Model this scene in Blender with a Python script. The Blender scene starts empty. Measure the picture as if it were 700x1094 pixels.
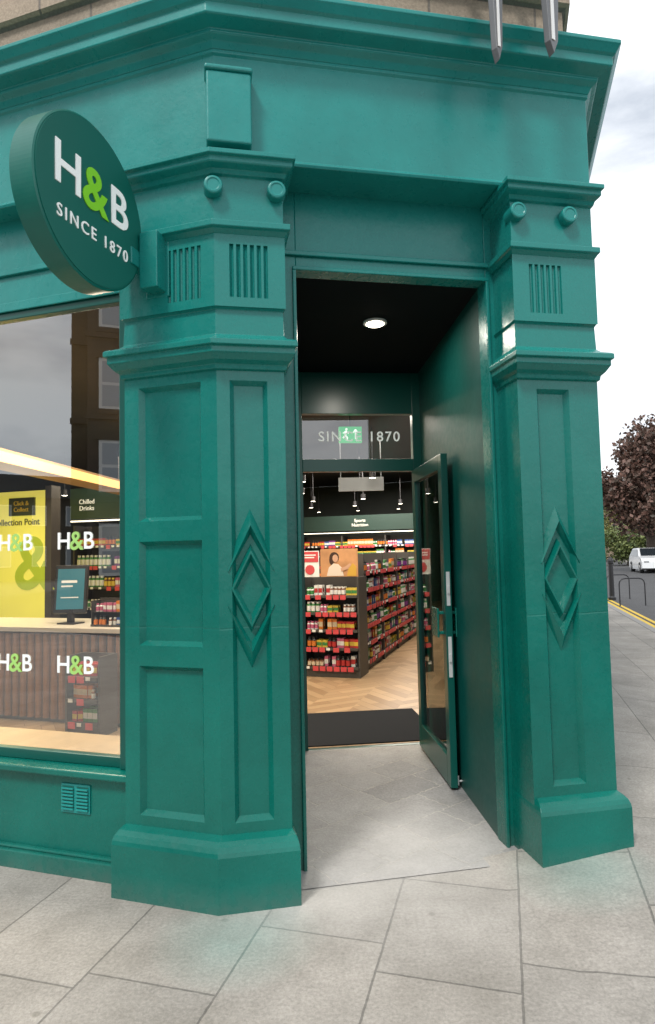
import bpy, math, random
from mathutils import Matrix, Vector
random.seed(7)
scene=bpy.context.scene
try:
    scene.view_settings.view_transform='Standard'; scene.view_settings.look='None'; scene.view_settings.exposure=0
except Exception: pass
COL=bpy.context.collection
W={}
rad=math.radians
# ---------------------------------------------------------------- materials
def newmat(name):
    m=bpy.data.materials.new(name); m.use_nodes=True
    nt=m.node_tree; return m,nt,nt.nodes['Principled BSDF']
def pmat(name,col,rough=.5,metal=0,var=.12,vscale=4,bump=0,bscale=60,emit=None,estr=0,spec=.5,coat=0):
    m,nt,b=newmat(name); n=nt.nodes;l=nt.links
    tc=n.new('ShaderNodeTexCoord')
    if var>0:
        nz=n.new('ShaderNodeTexNoise'); nz.inputs['Scale'].default_value=vscale; nz.inputs['Detail'].default_value=5
        l.new(tc.outputs['Object'],nz.inputs['Vector'])
        mx=n.new('ShaderNodeMixRGB'); mx.inputs[1].default_value=(*[c*(1-var) for c in col],1); mx.inputs[2].default_value=(*[min(1,c*(1+var)) for c in col],1)
        l.new(nz.outputs['Fac'],mx.inputs[0]); l.new(mx.outputs[0],b.inputs['Base Color'])
    else: b.inputs['Base Color'].default_value=(*col,1)
    b.inputs['Roughness'].default_value=rough; b.inputs['Metallic'].default_value=metal
    b.inputs['Specular IOR Level'].default_value=spec
    b.inputs['Coat Weight'].default_value=coat
    if bump>0:
        nb=n.new('ShaderNodeTexNoise'); nb.inputs['Scale'].default_value=bscale; nb.inputs['Detail'].default_value=6
        l.new(tc.outputs['Object'],nb.inputs['Vector'])
        bp=n.new('ShaderNodeBump'); bp.inputs['Strength'].default_value=bump; bp.inputs['Distance'].default_value=.01
        l.new(nb.outputs['Fac'],bp.inputs['Height']); l.new(bp.outputs[0],b.inputs['Normal'])
    if emit: b.inputs['Emission Color'].default_value=(*emit,1); b.inputs['Emission Strength'].default_value=estr
    return m
def paintmat(name,col,rough=.36,joints=0,spec=.45,bstr=.22,col2=None):
    m,nt,b=newmat(name); n=nt.nodes;l=nt.links
    g=n.new('ShaderNodeNewGeometry')
    sz=n.new('ShaderNodeSeparateXYZ'); l.new(g.outputs['Position'],sz.inputs[0])
    nz=n.new('ShaderNodeTexNoise'); nz.inputs['Scale'].default_value=1.7; nz.inputs['Detail'].default_value=8; nz.inputs['Roughness'].default_value=.6
    l.new(g.outputs['Position'],nz.inputs['Vector'])
    cr=n.new('ShaderNodeValToRGB'); cr.color_ramp.elements[0].position=.3; cr.color_ramp.elements[1].position=.72
    cr.color_ramp.elements[0].color=(*[c*.80 for c in col],1); cr.color_ramp.elements[1].color=(*[c*1.18+.001 for c in col],1)
    l.new(nz.outputs['Fac'],cr.inputs[0]); base=cr
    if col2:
        # sky reflection put into the colour: paler and bluer with height
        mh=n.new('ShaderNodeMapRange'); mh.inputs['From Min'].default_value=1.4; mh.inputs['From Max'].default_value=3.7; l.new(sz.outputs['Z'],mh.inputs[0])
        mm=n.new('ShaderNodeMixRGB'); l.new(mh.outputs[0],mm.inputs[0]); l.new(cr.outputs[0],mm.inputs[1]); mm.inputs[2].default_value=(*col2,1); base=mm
    n2=n.new('ShaderNodeTexNoise'); n2.inputs['Scale'].default_value=26; n2.inputs['Detail'].default_value=6
    l.new(g.outputs['Position'],n2.inputs['Vector'])
    c2=n.new('ShaderNodeValToRGB'); c2.color_ramp.elements[0].position=.68; c2.color_ramp.elements[1].position=.8
    c2.color_ramp.elements[0].color=(0,0,0,1); c2.color_ramp.elements[1].color=(.25,.25,.25,1)
    l.new(n2.outputs['Fac'],c2.inputs[0])
    mx=n.new('ShaderNodeMixRGB'); l.new(c2.outputs[0],mx.inputs[0]); l.new(base.outputs[0],mx.inputs[1]); mx.inputs[2].default_value=(col[0]+.03,col[1]+.08,col[2]+.07,1)
    gz=n.new('ShaderNodeMapRange'); gz.inputs['From Min'].default_value=.0; gz.inputs['From Max'].default_value=.12; gz.inputs['To Min'].default_value=.55; gz.inputs['To Max'].default_value=0; l.new(sz.outputs['Z'],gz.inputs[0])
    gm=n.new('ShaderNodeMath'); gm.operation='MULTIPLY'; l.new(gz.outputs[0],gm.inputs[0]); l.new(n2.outputs['Fac'],gm.inputs[1])
    mg=n.new('ShaderNodeMixRGB'); l.new(gm.outputs[0],mg.inputs[0]); l.new(mx.outputs[0],mg.inputs[1]); mg.inputs[2].default_value=(.12,.13,.115,1)
    l.new(mg.outputs[0],b.inputs['Base Color']); b.inputs['Specular IOR Level'].default_value=spec
    rr=n.new('ShaderNodeMapRange'); rr.inputs['To Min'].default_value=rough-.10; rr.inputs['To Max'].default_value=rough+.12
    l.new(n2.outputs['Fac'],rr.inputs[0]); l.new(rr.outputs[0],b.inputs['Roughness'])
    n3=n.new('ShaderNodeTexNoise'); n3.inputs['Scale'].default_value=45; n3.inputs['Detail'].default_value=3
    l.new(g.outputs['Position'],n3.inputs['Vector'])
    n4=n.new('ShaderNodeTexNoise'); n4.inputs['Scale'].default_value=5; n4.inputs['Detail'].default_value=3
    l.new(g.outputs['Position'],n4.inputs['Vector'])
    ad=n.new('ShaderNodeMath'); ad.operation='MULTIPLY_ADD'; l.new(n4.outputs['Fac'],ad.inputs[0]); ad.inputs[1].default_value=4; l.new(n3.outputs['Fac'],ad.inputs[2])
    last=ad
    if joints:
        wn=n.new('ShaderNodeMath'); wn.operation='MULTIPLY_ADD'; l.new(n4.outputs['Fac'],wn.inputs[0]); wn.inputs[1].default_value=.02; l.new(sz.outputs['Z'],wn.inputs[2])
        pp=n.new('ShaderNodeMath'); pp.operation='PINGPONG'; l.new(wn.outputs[0],pp.inputs[0]); pp.inputs[1].default_value=joints
        mr=n.new('ShaderNodeMapRange'); mr.inputs['From Min'].default_value=0; mr.inputs['From Max'].default_value=.005; mr.inputs['To Min'].default_value=-1.6; mr.inputs['To Max'].default_value=0; l.new(pp.outputs[0],mr.inputs[0])
        a2=n.new('ShaderNodeMath'); a2.operation='ADD'; l.new(last.outputs[0],a2.inputs[0]); l.new(mr.outputs[0],a2.inputs[1]); last=a2
    bp=n.new('ShaderNodeBump'); bp.inputs['Strength'].default_value=bstr; bp.inputs['Distance'].default_value=.004
    l.new(last.outputs[0],bp.inputs['Height']); l.new(bp.outputs[0],b.inputs['Normal'])
    return m
def glassmat(name,base,ior=1.5,tint=(1,1,1)):
    m=bpy.data.materials.new(name); m.use_nodes=True; nt=m.node_tree; n=nt.nodes; l=nt.links
    n.remove(n['Principled BSDF'])
    tr=n.new('ShaderNodeBsdfTransparent'); tr.inputs[0].default_value=(*tint,1)
    gl=n.new('ShaderNodeBsdfGlossy'); gl.inputs['Roughness'].default_value=.0; gl.inputs['Color'].default_value=(.95,.98,1,1)
    fr=n.new('ShaderNodeFresnel'); fr.inputs[0].default_value=ior
    ad=n.new('ShaderNodeMath'); ad.operation='ADD'; ad.use_clamp=True; l.new(fr.outputs[0],ad.inputs[0]); ad.inputs[1].default_value=base
    mx=n.new('ShaderNodeMixShader'); l.new(ad.outputs[0],mx.inputs[0]); l.new(tr.outputs[0],mx.inputs[1]); l.new(gl.outputs[0],mx.inputs[2])
    l.new(mx.outputs[0],n['Material Output'].inputs[0]); return m
def frostmat(name,col,fac):
    m=bpy.data.materials.new(name); m.use_nodes=True; nt=m.node_tree; n=nt.nodes; l=nt.links; b=n['Principled BSDF']
    b.inputs['Base Color'].default_value=(*col,1); b.inputs['Emission Color'].default_value=(*col,1); b.inputs['Emission Strength'].default_value=.22
    tr=n.new('ShaderNodeBsdfTransparent'); mx=n.new('ShaderNodeMixShader'); mx.inputs[0].default_value=fac
    l.new(tr.outputs[0],mx.inputs[1]); l.new(b.outputs[0],mx.inputs[2]); l.new(mx.outputs[0],n['Material Output'].inputs[0]); return m
def brickmat(name,c1,c2,mortar,bw,rh,ang,msize=.006,rough=.75,offset=.5,stain=.35,bump=.5,paintspots=(),wobble=.006,squash=1.0):
    m,nt,b=newmat(name); n=nt.nodes;l=nt.links
    g=n.new('ShaderNodeNewGeometry'); mp=n.new('ShaderNodeMapping'); mp.vector_type='POINT'
    mp.inputs['Rotation'].default_value=ang
    l.new(g.outputs['Position'],mp.inputs['Vector'])
    wob=n.new('ShaderNodeTexNoise'); wob.inputs['Scale'].default_value=22; wob.inputs['Detail'].default_value=4; l.new(mp.outputs[0],wob.inputs['Vector'])
    wm=n.new('ShaderNodeMixRGB'); wm.blend_type='ADD'; wm.inputs[0].default_value=wobble; l.new(mp.outputs[0],wm.inputs[1]); l.new(wob.outputs['Color'],wm.inputs[2])
    br=n.new('ShaderNodeTexBrick'); br.offset=offset; br.squash=squash; br.squash_frequency=3
    br.inputs['Scale'].default_value=1; br.inputs['Brick Width'].default_value=bw; br.inputs['Row Height'].default_value=rh
    br.inputs['Mortar Size'].default_value=msize; br.inputs['Mortar Smooth'].default_value=.4; br.inputs['Bias'].default_value=0
    br.inputs['Color1'].default_value=(*c1,1); br.inputs['Color2'].default_value=(*c2,1); br.inputs['Mortar'].default_value=(*mortar,1)
    l.new(wm.outputs[0],br.inputs['Vector'])
    nz=n.new('ShaderNodeTexNoise'); nz.inputs['Scale'].default_value=1.6; nz.inputs['Detail'].default_value=9; nz.inputs['Roughness'].default_value=.7; l.new(g.outputs['Position'],nz.inputs['Vector'])
    cr=n.new('ShaderNodeValToRGB'); cr.color_ramp.elements[0].position=.3; cr.color_ramp.elements[1].position=.7
    cr.color_ramp.elements[0].color=(1-stain,1-stain,1-stain*1.05,1); cr.color_ramp.elements[1].color=(1.05,1.05,1.05,1); l.new(nz.outputs['Fac'],cr.inputs[0])
    fn=n.new('ShaderNodeTexNoise'); fn.inputs['Scale'].default_value=70; fn.inputs['Detail'].default_value=9; fn.inputs['Roughness'].default_value=.7; l.new(g.outputs['Position'],fn.inputs['Vector'])
    fr=n.new('ShaderNodeValToRGB'); fr.color_ramp.elements[0].position=.3; fr.color_ramp.elements[1].position=.7
    fr.color_ramp.elements[0].color=(.66,.66,.66,1); fr.color_ramp.elements[1].color=(1.18,1.18,1.18,1); l.new(fn.outputs['Fac'],fr.inputs[0])
    m1=n.new('ShaderNodeMixRGB'); m1.blend_type='MULTIPLY'; m1.inputs[0].default_value=1; l.new(br.outputs['Color'],m1.inputs[1]); l.new(cr.outputs[0],m1.inputs[2])
    m2=n.new('ShaderNodeMixRGB'); m2.blend_type='MULTIPLY'; m2.inputs[0].default_value=1; l.new(m1.outputs[0],m2.inputs[1]); l.new(fr.outputs[0],m2.inputs[2])
    vo=n.new('ShaderNodeTexVoronoi'); vo.inputs['Scale'].default_value=3.3; l.new(g.outputs['Position'],vo.inputs['Vector'])
    vr=n.new('ShaderNodeValToRGB'); vr.color_ramp.elements[0].position=.035; vr.color_ramp.elements[1].position=.06
    vr.color_ramp.elements[0].color=(.7,.7,.68,1); vr.color_ramp.elements[1].color=(1,1,1,1); l.new(vo.outputs['Distance'],vr.inputs[0])
    m3=n.new('ShaderNodeMixRGB'); m3.blend_type='MULTIPLY'; m3.inputs[0].default_value=1; l.new(m2.outputs[0],m3.inputs[1]); l.new(vr.outputs[0],m3.inputs[2])
    last=m3
    for (x,y,r,amt,pc) in paintspots:
        vd=n.new('ShaderNodeVectorMath'); vd.operation='DISTANCE'; l.new(g.outputs['Position'],vd.inputs[0]); vd.inputs[1].default_value=(x,y,0)
        mr=n.new('ShaderNodeMapRange'); mr.inputs['From Min'].default_value=r; mr.inputs['From Max'].default_value=r*.2; mr.inputs['To Min'].default_value=0; mr.inputs['To Max'].default_value=amt; l.new(vd.outputs['Value'],mr.inputs[0])
        ml=n.new('ShaderNodeMath'); ml.operation='MULTIPLY'; l.new(mr.outputs[0],ml.inputs[0]); l.new(nz.outputs['Fac'],ml.inputs[1])
        mm=n.new('ShaderNodeMixRGB'); l.new(ml.outputs[0],mm.inputs[0]); l.new(last.outputs[0],mm.inputs[1]); mm.inputs[2].default_value=(*pc,1); last=mm
    l.new(last.outputs[0],b.inputs['Base Color']); b.inputs['Roughness'].default_value=rough
    hs=n.new('ShaderNodeMath'); hs.operation='MULTIPLY_ADD'; l.new(br.outputs['Fac'],hs.inputs[0]); hs.inputs[1].default_value=-1.0; l.new(fn.outputs['Fac'],hs.inputs[2])
    bp=n.new('ShaderNodeBump'); bp.inputs['Strength'].default_value=bump; bp.inputs['Distance'].default_value=.006; l.new(hs.outputs[0],bp.inputs['Height']); l.new(bp.outputs[0],b.inputs['Normal'])
    return m
GREEN=(.000,.128,.100)
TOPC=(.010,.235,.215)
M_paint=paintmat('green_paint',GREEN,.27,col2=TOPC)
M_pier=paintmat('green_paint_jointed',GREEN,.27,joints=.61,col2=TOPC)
M_fascia=paintmat('green_paint_sky_tint',TOPC,.29)  # paler, bluer copy of the green, with the sky's reflection painted in
M_dark=paintmat('shaded_green_paint',(.000,.080,.068),.48,bstr=.08,spec=.3)  # darker copy of the facade green; the recess shade is in the colour
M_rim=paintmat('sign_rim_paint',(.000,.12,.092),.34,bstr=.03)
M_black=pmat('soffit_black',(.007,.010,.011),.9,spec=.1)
M_door=pmat('door_paint',(.001,.078,.062),.28,var=.05)
M_slot=pmat('slot_green',(.002,.09,.07),.5)
M_glass=glassmat('window_glass',.20)
M_tglass=glassmat('transom_glass',.12)
M_dglass=glassmat('door_glass',.03,1.6)
M_stone=brickmat('sandstone',(.42,.33,.24),(.35,.28,.21),(.2,.17,.14),.6,.3,(rad(90),0,0),.008)
M_stoned=brickmat('brown_sandstone',(.075,.055,.044),(.05,.04,.034),(.035,.03,.028),.6,.3,(rad(90),0,0),.008)
AR=74.6
TEAL=(.14,.42,.37)
M_pave=brickmat('paving_flags',(.43,.395,.355),(.355,.33,.30),(.22,.205,.185),.86,.52,(0,0,rad(-AR)),.005,stain=.42,bump=.6,squash=.8,paintspots=((-.40,2.70,.36,.5,TEAL),(1.15,3.08,.38,.5,TEAL),(-.2,3.05,.5,.6,(.6,.58,.55)),(.3,3.2,.8,.7,(.6,.585,.56))))
M_tile=brickmat('stone_tiles',(.40,.395,.395),(.27,.272,.28),(.46,.44,.415),.46,.27,(0,0,rad(-38)),.005,stain=.40,rough=.6,bump=.5,wobble=.05,squash=.7,paintspots=((.35,3.2,1.0,1.1,(.52,.50,.475)),))
M_asph=pmat('asphalt',(.06,.06,.062),.85,var=.25,vscale=1.5,bump=.5,bscale=120)
M_kerb=pmat('kerb_granite',(.27,.26,.25),.8,var=.25,vscale=12,bump=.3)
M_yel=pmat('yellow_line_paint',(.62,.42,.04),.7,var=.25,vscale=14)
M_white=pmat('white',(.8,.8,.78),.5,var=.03)
M_lettw=pmat('white_lettering',(.9,.92,.9),.4,var=0,emit=(1,1,1),estr=.10)
M_lettf=pmat('frosted_lettering',(.88,.92,.9),.5,var=0)
M_lime=pmat('lime_lettering',(.25,.70,.02),.4,var=0)
M_limed=pmat('muted_lime_lettering',(.35,.62,.16),.5,var=0)
M_signf=pmat('sign_face',(.000,.115,.088),.42,var=.05)
M_metal=pmat('brushed_steel',(.6,.6,.6),.3,1,var=.05)
M_plate=pmat('pale_steel',(.62,.63,.63),.3,.2,var=.05)
M_dmet=pmat('dark_metal',(.05,.05,.055),.45,.6)
def oakmat():
    m,nt,b=newmat('oak_parquet'); n=nt.nodes;l=nt.links
    g=n.new('ShaderNodeNewGeometry'); 
    def bricks(ang):
        mp=n.new('ShaderNodeMapping'); mp.inputs['Rotation'].default_value=(0,0,ang); l.new(g.outputs['Position'],mp.inputs['Vector'])
        br=n.new('ShaderNodeTexBrick'); br.inputs['Scale'].default_value=1; br.inputs['Brick Width'].default_value=.62; br.inputs['Row Height'].default_value=.11
        br.inputs['Mortar Size'].default_value=.002; br.inputs['Color1'].default_value=(.44,.30,.17,1); br.inputs['Color2'].default_value=(.27,.175,.095,1); br.inputs['Mortar'].default_value=(.11,.07,.035,1)
        l.new(mp.outputs[0],br.inputs['Vector']); return br
    a=bricks(rad(62)); c=bricks(rad(-28))
    mp=n.new('ShaderNodeMapping'); mp.inputs['Rotation'].default_value=(0,0,rad(17.75)); l.new(g.outputs['Position'],mp.inputs['Vector'])
    sx=n.new('ShaderNodeSeparateXYZ'); l.new(mp.outputs[0],sx.inputs[0])
    mu=n.new('ShaderNodeMath'); mu.operation='FRACT'; dv=n.new('ShaderNodeMath'); dv.operation='DIVIDE'; l.new(sx.outputs['X'],dv.inputs[0]); dv.inputs[1].default_value=.88; l.new(dv.outputs[0],mu.inputs[0])
    gt=n.new('ShaderNodeMath'); gt.operation='GREATER_THAN'; l.new(mu.outputs[0],gt.inputs[0]); gt.inputs[1].default_value=.5
    mx=n.new('ShaderNodeMixRGB'); l.new(gt.outputs[0],mx.inputs[0]); l.new(a.outputs['Color'],mx.inputs[1]); l.new(c.outputs['Color'],mx.inputs[2])
    l.new(mx.outputs[0],b.inputs['Base Color']); b.inputs['Roughness'].default_value=.38
    return m
M_oak=oakmat()
M_mat=pmat('entrance_mat',(.022,.024,.028),.95,var=.9,vscale=120,bump=.6,bscale=250,spec=.1)
M_ceil=pmat('dark_ceiling',(.012,.013,.013),.7)
M_wallin=pmat('dark_interior_wall',(.03,.038,.036),.7)
M_lampw=pmat('lamp_glow',(1,.95,.85),.5,var=0,emit=(1,.9,.72),estr=14)
M_strip=pmat('strip_glow',(1,.95,.85),.5,var=0,emit=(1,.9,.72),estr=2.2)
M_wood=pmat('walnut_slat',(.24,.11,.05),.5,var=.3,vscale=9)
M_shelf=pmat('shelf_dark',(.06,.055,.05),.5)
M_red=pmat('red_ticket',(.58,.06,.07),.5,var=.1)
M_top=pmat('worktop',(.6,.55,.48),.35,var=.06)
# ---------------------------------------------------------------- frames
def frame(x,y,ang,z=0): return Matrix.Translation((x,y,z))@Matrix.Rotation(rad(ang),4,'Z')
Cx,Cy=-.501,2.915; AU,AL=10.78,17.75
FU=frame(Cx,Cy,AU); FL=frame(Cx,Cy,-AL)
def pt(F,x,y): v=F@Vector((x,y,0)); return (v.x,v.y)
Ff=pt(FU,1.967,0); FF=frame(Ff[0],Ff[1],AR)
FE=frame(*pt(FU,1.95,.12),AR)
I4=Matrix.Identity(4)
# ---------------------------------------------------------------- mesh builder
class MB:
    def __init__(s): s.v=[];s.f=[];s.m=[]
    def poly(s,pts,m=0):
        b=len(s.v); s.v+= [tuple(p) for p in pts]; s.f.append(tuple(range(b,b+len(pts)))); s.m.append(m)
    def box(s,x0,x1,y0,y1,z0,z1,m=0):
        b=len(s.v); s.v+=[(x0,y0,z0),(x1,y0,z0),(x1,y1,z0),(x0,y1,z0),(x0,y0,z1),(x1,y0,z1),(x1,y1,z1),(x0,y1,z1)]
        for q in [(0,3,2,1),(4,5,6,7),(0,1,5,4),(1,2,6,5),(2,3,7,6),(3,0,4,7)]: s.f.append(tuple(b+i for i in q)); s.m.append(m)
        return s
    def lathe(s,c,axis,prof,seg=16,m=0):
        b=len(s.v); k=len(prof)
        for (r,h) in prof:
            for i in range(seg):
                a=2*math.pi*i/seg; u,v=r*math.cos(a),r*math.sin(a)
                if axis=='z': s.v.append((c[0]+u,c[1]+v,c[2]+h))
                elif axis=='y': s.v.append((c[0]+v,c[1]+h,c[2]+u))
                else: s.v.append((c[0]+h,c[1]+u,c[2]+v))
        for j in range(k-1):
            mm=m[j] if isinstance(m,(list,tuple)) else m
            for i in range(seg):
                i2=(i+1)%seg; s.f.append((b+j*seg+i,b+j*seg+i2,b+(j+1)*seg+i2,b+(j+1)*seg+i)); s.m.append(mm)
        m0=m[0] if isinstance(m,(list,tuple)) else m; m1=m[-1] if isinstance(m,(list,tuple)) else m
        s.f.append(tuple(b+i for i in reversed(range(seg)))); s.m.append(m0)
        s.f.append(tuple(b+(k-1)*seg+i for i in range(seg))); s.m.append(m1)
        return s
    def prism(s,pts,y0,y1,inset=0,m=0):
        n=len(pts); b=len(s.v)
        fr=pts
        if inset:
            fr=[]
            for i in range(n):
                p0=Vector(pts[i-1]);p=Vector(pts[i]);p2=Vector(pts[(i+1)%n])
                d1=(p-p0).normalized();d2=(p2-p).normalized()
                n1=Vector((-d1.y,d1.x));n2=Vector((-d2.y,d2.x)); q=(n1+n2)/(max(.25,1+n1.dot(n2)))
                fr.append(tuple(p+q*inset))
        s.v+=[(x,y1,z) for x,z in pts]; s.v+=[(x,y0,z) for x,z in fr]
        for i in range(n):
            j=(i+1)%n; s.f.append((b+i,b+j,b+n+j,b+n+i)); s.m.append(m)
        s.f.append(tuple(b+n+i for i in range(n))); s.m.append(m)
        s.f.append(tuple(b+i for i in reversed(range(n)))); s.m.append(m)
        return s
    def panel_face(s,x0,x1,z0,z1,panels,y=0,depth=.028,sl=.020,m=0):
        def q(a,b,c,d,yy=y): s.poly([(a,yy,c),(b,yy,c),(b,yy,d),(a,yy,d)],m)
        px0=panels[0][0];px1=panels[0][1]
        q(x0,px0,z0,z1);q(px1,x1,z0,z1)
        ps=sorted(panels,key=lambda p:p[2]); zc=z0
        for p in ps:
            q(px0,px1,zc,p[2]); zc=p[3]
            a,b,c,d=p; A,B,Cc,Dd=a+sl,b-sl,c+sl,d-sl; yb=y+depth
            s.poly([(a,y,c),(b,y,c),(B,yb,Cc),(A,yb,Cc)],m); s.poly([(b,y,c),(b,y,d),(B,yb,Dd),(B,yb,Cc)],m)
            s.poly([(b,y,d),(a,y,d),(A,yb,Dd),(B,yb,Dd)],m); s.poly([(a,y,d),(a,y,c),(A,yb,Cc),(A,yb,Dd)],m)
            s.poly([(A,yb,Cc),(B,yb,Cc),(B,yb,Dd),(A,yb,Dd)],m)
        q(px0,px1,zc,z1)
    def flutes(s,x0,x1,z0,z1,gxs,gz0,gz1,w,y=0,m=0,dp=.016):
        def q(a,b,c,d): s.poly([(a,y,c),(b,y,c),(b,y,d),(a,y,d)],m)
        q(x0,x1,z0,gz0);q(x0,x1,gz1,z1); xc=x0
        for g in gxs:
            a,b=g-w/2,g+w/2; q(xc,a,gz0,gz1); xc=b
            P=[(g-w/2*math.cos(math.pi*i/4),y+dp*math.sin(math.pi*i/4)) for i in range(5)]
            for i in range(4): s.poly([(P[i][0],P[i][1],gz0),(P[i+1][0],P[i+1][1],gz0),(P[i+1][0],P[i+1][1],gz1),(P[i][0],P[i][1],gz1)],m)
            s.poly([(p[0],p[1],gz0) for p in P],m); s.poly([(p[0],p[1],gz1) for p in reversed(P)],m)
        q(xc,x1,gz0,gz1)
    def sweep(s,path,prof,m=0,caps=True,es=1.0):
        n=len(path); nn=[]
        for i in range(n-1):
            d=(Vector(path[i+1])-Vector(path[i])).normalized(); nn.append(Vector((d.y,-d.x)))
        if not isinstance(es,tuple): es=(es,es)
        sc=[1.0]*(n-1); sc[0]=es[0]; sc[-1]=es[1]
        off=[]
        for i in range(n):
            if i==0: off.append(nn[0]*sc[0])
            elif i==n-1: off.append(nn[-1]*sc[-1])
            else:
                a,b=nn[i-1],nn[i]; det=a.x*b.y-a.y*b.x
                if abs(det)<1e-5: off.append(a*sc[i])
                else: off.append(Vector(((sc[i-1]*b.y-sc[i]*a.y)/det,(a.x*sc[i]-b.x*sc[i-1])/det)))
        b=len(s.v); k=len(prof)
        for i in range(n):
            for (o,z) in prof: s.v.append((path[i][0]+off[i].x*o,path[i][1]+off[i].y*o,z))
        for i in range(n-1):
            for j in range(k-1):
                s.f.append((b+i*k+j,b+(i+1)*k+j,b+(i+1)*k+j+1,b+i*k+j+1)); s.m.append(m)
        if caps:
            s.f.append(tuple(b+j for j in range(k))); s.m.append(m)
            s.f.append(tuple(b+(n-1)*k+j for j in reversed(range(k)))); s.m.append(m)
        return s
    def make(s,name,mats,F=I4,parent=None,bevel=0,smooth=False,seg=2):
        me=bpy.data.meshes.new(name); me.from_pydata(s.v,[],s.f); 
        if not isinstance(mats,(list,tuple)): mats=[mats]
        for mt in mats: me.materials.append(mt)
        for p,mi in zip(me.polygons,s.m): p.material_index=mi; p.use_smooth=smooth
        me.update()
        return place(bpy.data.objects.new(name,me),F,parent,bevel,seg)
def place(o,F,parent=None,bevel=0,seg=2):
    COL.objects.link(o); o.matrix_basis=F.copy(); W[o.name]=F.copy()
    if parent is not None:
        o.parent=parent; o.matrix_parent_inverse=W[parent.name].inverted()
    if bevel:
        b=o.modifiers.new('bevel','BEVEL'); b.width=bevel; b.segments=seg; b.limit_method='ANGLE'; b.angle_limit=rad(25)
    return o
def thing(name,F,label,cat,group=None):
    o=bpy.data.objects.new(name,None); o.empty_display_size=.2; place(o,F); tag(o,label,cat,group); return o
def tag(o,label,cat,group=None):
    o['label']=label;o['category']=cat
    if group:o['group']=group
    return o
def text(name,body,size,F,mat,parent=None,bold=0,ext=.002,align='CENTER',space=1.0):
    c=bpy.data.curves.new('t','FONT'); c.body=body; c.size=size; c.offset=bold; c.extrude=ext; c.align_x=align; c.align_y='CENTER'; c.space_character=space; c.resolution_u=4
    t=bpy.data.objects.new('t',c); COL.objects.link(t); bpy.context.view_layer.update()
    me=bpy.data.meshes.new_from_object(t.evaluated_get(bpy.context.evaluated_depsgraph_get()))
    bpy.data.objects.remove(t); me.materials.clear(); me.materials.append(mat); me.name=name
    o=bpy.data.objects.new(name,me)
    place(o,F@Matrix.Rotation(rad(90),4,'X'),parent); return o
def T(x,y,z): return Matrix.Translation((x,y,z))
def struct(o): o['kind']='structure'; return o
# ---------------------------------------------------------------- ground
def kerbx(y): return 6.1+(y-12.8)*.2755
mb=MB(); mb.poly([(-400,-400,-.12),(400,-400,-.12),(400,600,-.12),(-400,600,-.12)]); struct(mb.make('road',M_asph))
nv=Vector((.9641,-.2656))
def kp(y,off): 
    return (kerbx(y)+off*nv.x, y+off*nv.y)
mb=MB(); top=[(-60,-2.2),kp(-2.2,0),kp(120,0),(-60,120)]
mb.poly([(x,y,0) for x,y in top]); 
for i in range(4):
    a,b=top[i],top[(i+1)%4]; mb.poly([(b[0],b[1],0),(a[0],a[1],0),(a[0],a[1],-.12),(b[0],b[1],-.12)])
struct(mb.make('pavement',M_pave))
def sst(a,b,x):
    t=max(0,min(1,(x-a)/(b-a))); return t*t*(3-2*t)
def lin(a,b,x): return max(0,min(1,(x-a)/(b-a)))
def hgt(t,s): return .075*lin(1.25,1.98,t)*(1-sst(2.2,3.4,t-.5*max(0,s)))*sst(-1.6,-.3,s)
mb=MB(); nt_,ns_=70,60
T0,T1,S0,S1=1.245,6.2,-1.62,6.5
for i in range(ns_+1):
    for j in range(nt_+1):
        t=T0+(T1-T0)*j/nt_; s_=S0+(S1-S0)*i/ns_; x,y=pt(FU,t,s_); h=hgt(t,s_)*(1-sst(3,6.3,s_)); mb.v.append((x,y,h+.0015 if h>.0005 else -.003))
for i in range(ns_):
    for j in range(nt_):
        t=T0+(T1-T0)*(j+.5)/nt_; s_=S0+(S1-S0)*(i+.5)/ns_
        if s_>.14 and (t-1.95)<(s_-.12)*.496+.03: continue
        b=i*(nt_+1)+j; mb.f.append((b,b+1,b+nt_+2,b+nt_+1)); mb.m.append(0)
struct(mb.make('pavement_rise',M_pave,smooth=True))
mb=MB(); 
P=[kp(-2.35,0),kp(120,0),kp(120,.14),kp(-2.35,.14)]
mb.poly([(x,y,.004) for x,y in [P[3],P[2],P[1],P[0]]]); mb.poly([(*P[3],-.12),(*P[2],-.12),(*P[2],.004),(*P[3],.004)])
mb.box(-60,kp(-2.2,0)[0],-2.35,-2.2,-.12,.004); struct(mb.make('kerb',M_kerb))
mb=MB()
for o in (.34,.50):
    mb.poly([(*kp(-2,o),-.116),(*kp(-2,o+.09),-.116),(*kp(110,o+.09),-.116),(*kp(110,o),-.116)])
struct(mb.make('road_marking',M_yel))
mb=MB(); 
a=[kp(-2,8.5),kp(-2,12),kp(120,12),kp(120,8.5)]
mb.poly([(x,y,.0) for x,y in a]); mb.poly([(*a[0],-.12),(*a[0],0),(*a[3],0),(*a[3],-.12)]); struct(mb.make('far_pavement',M_pave))
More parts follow.
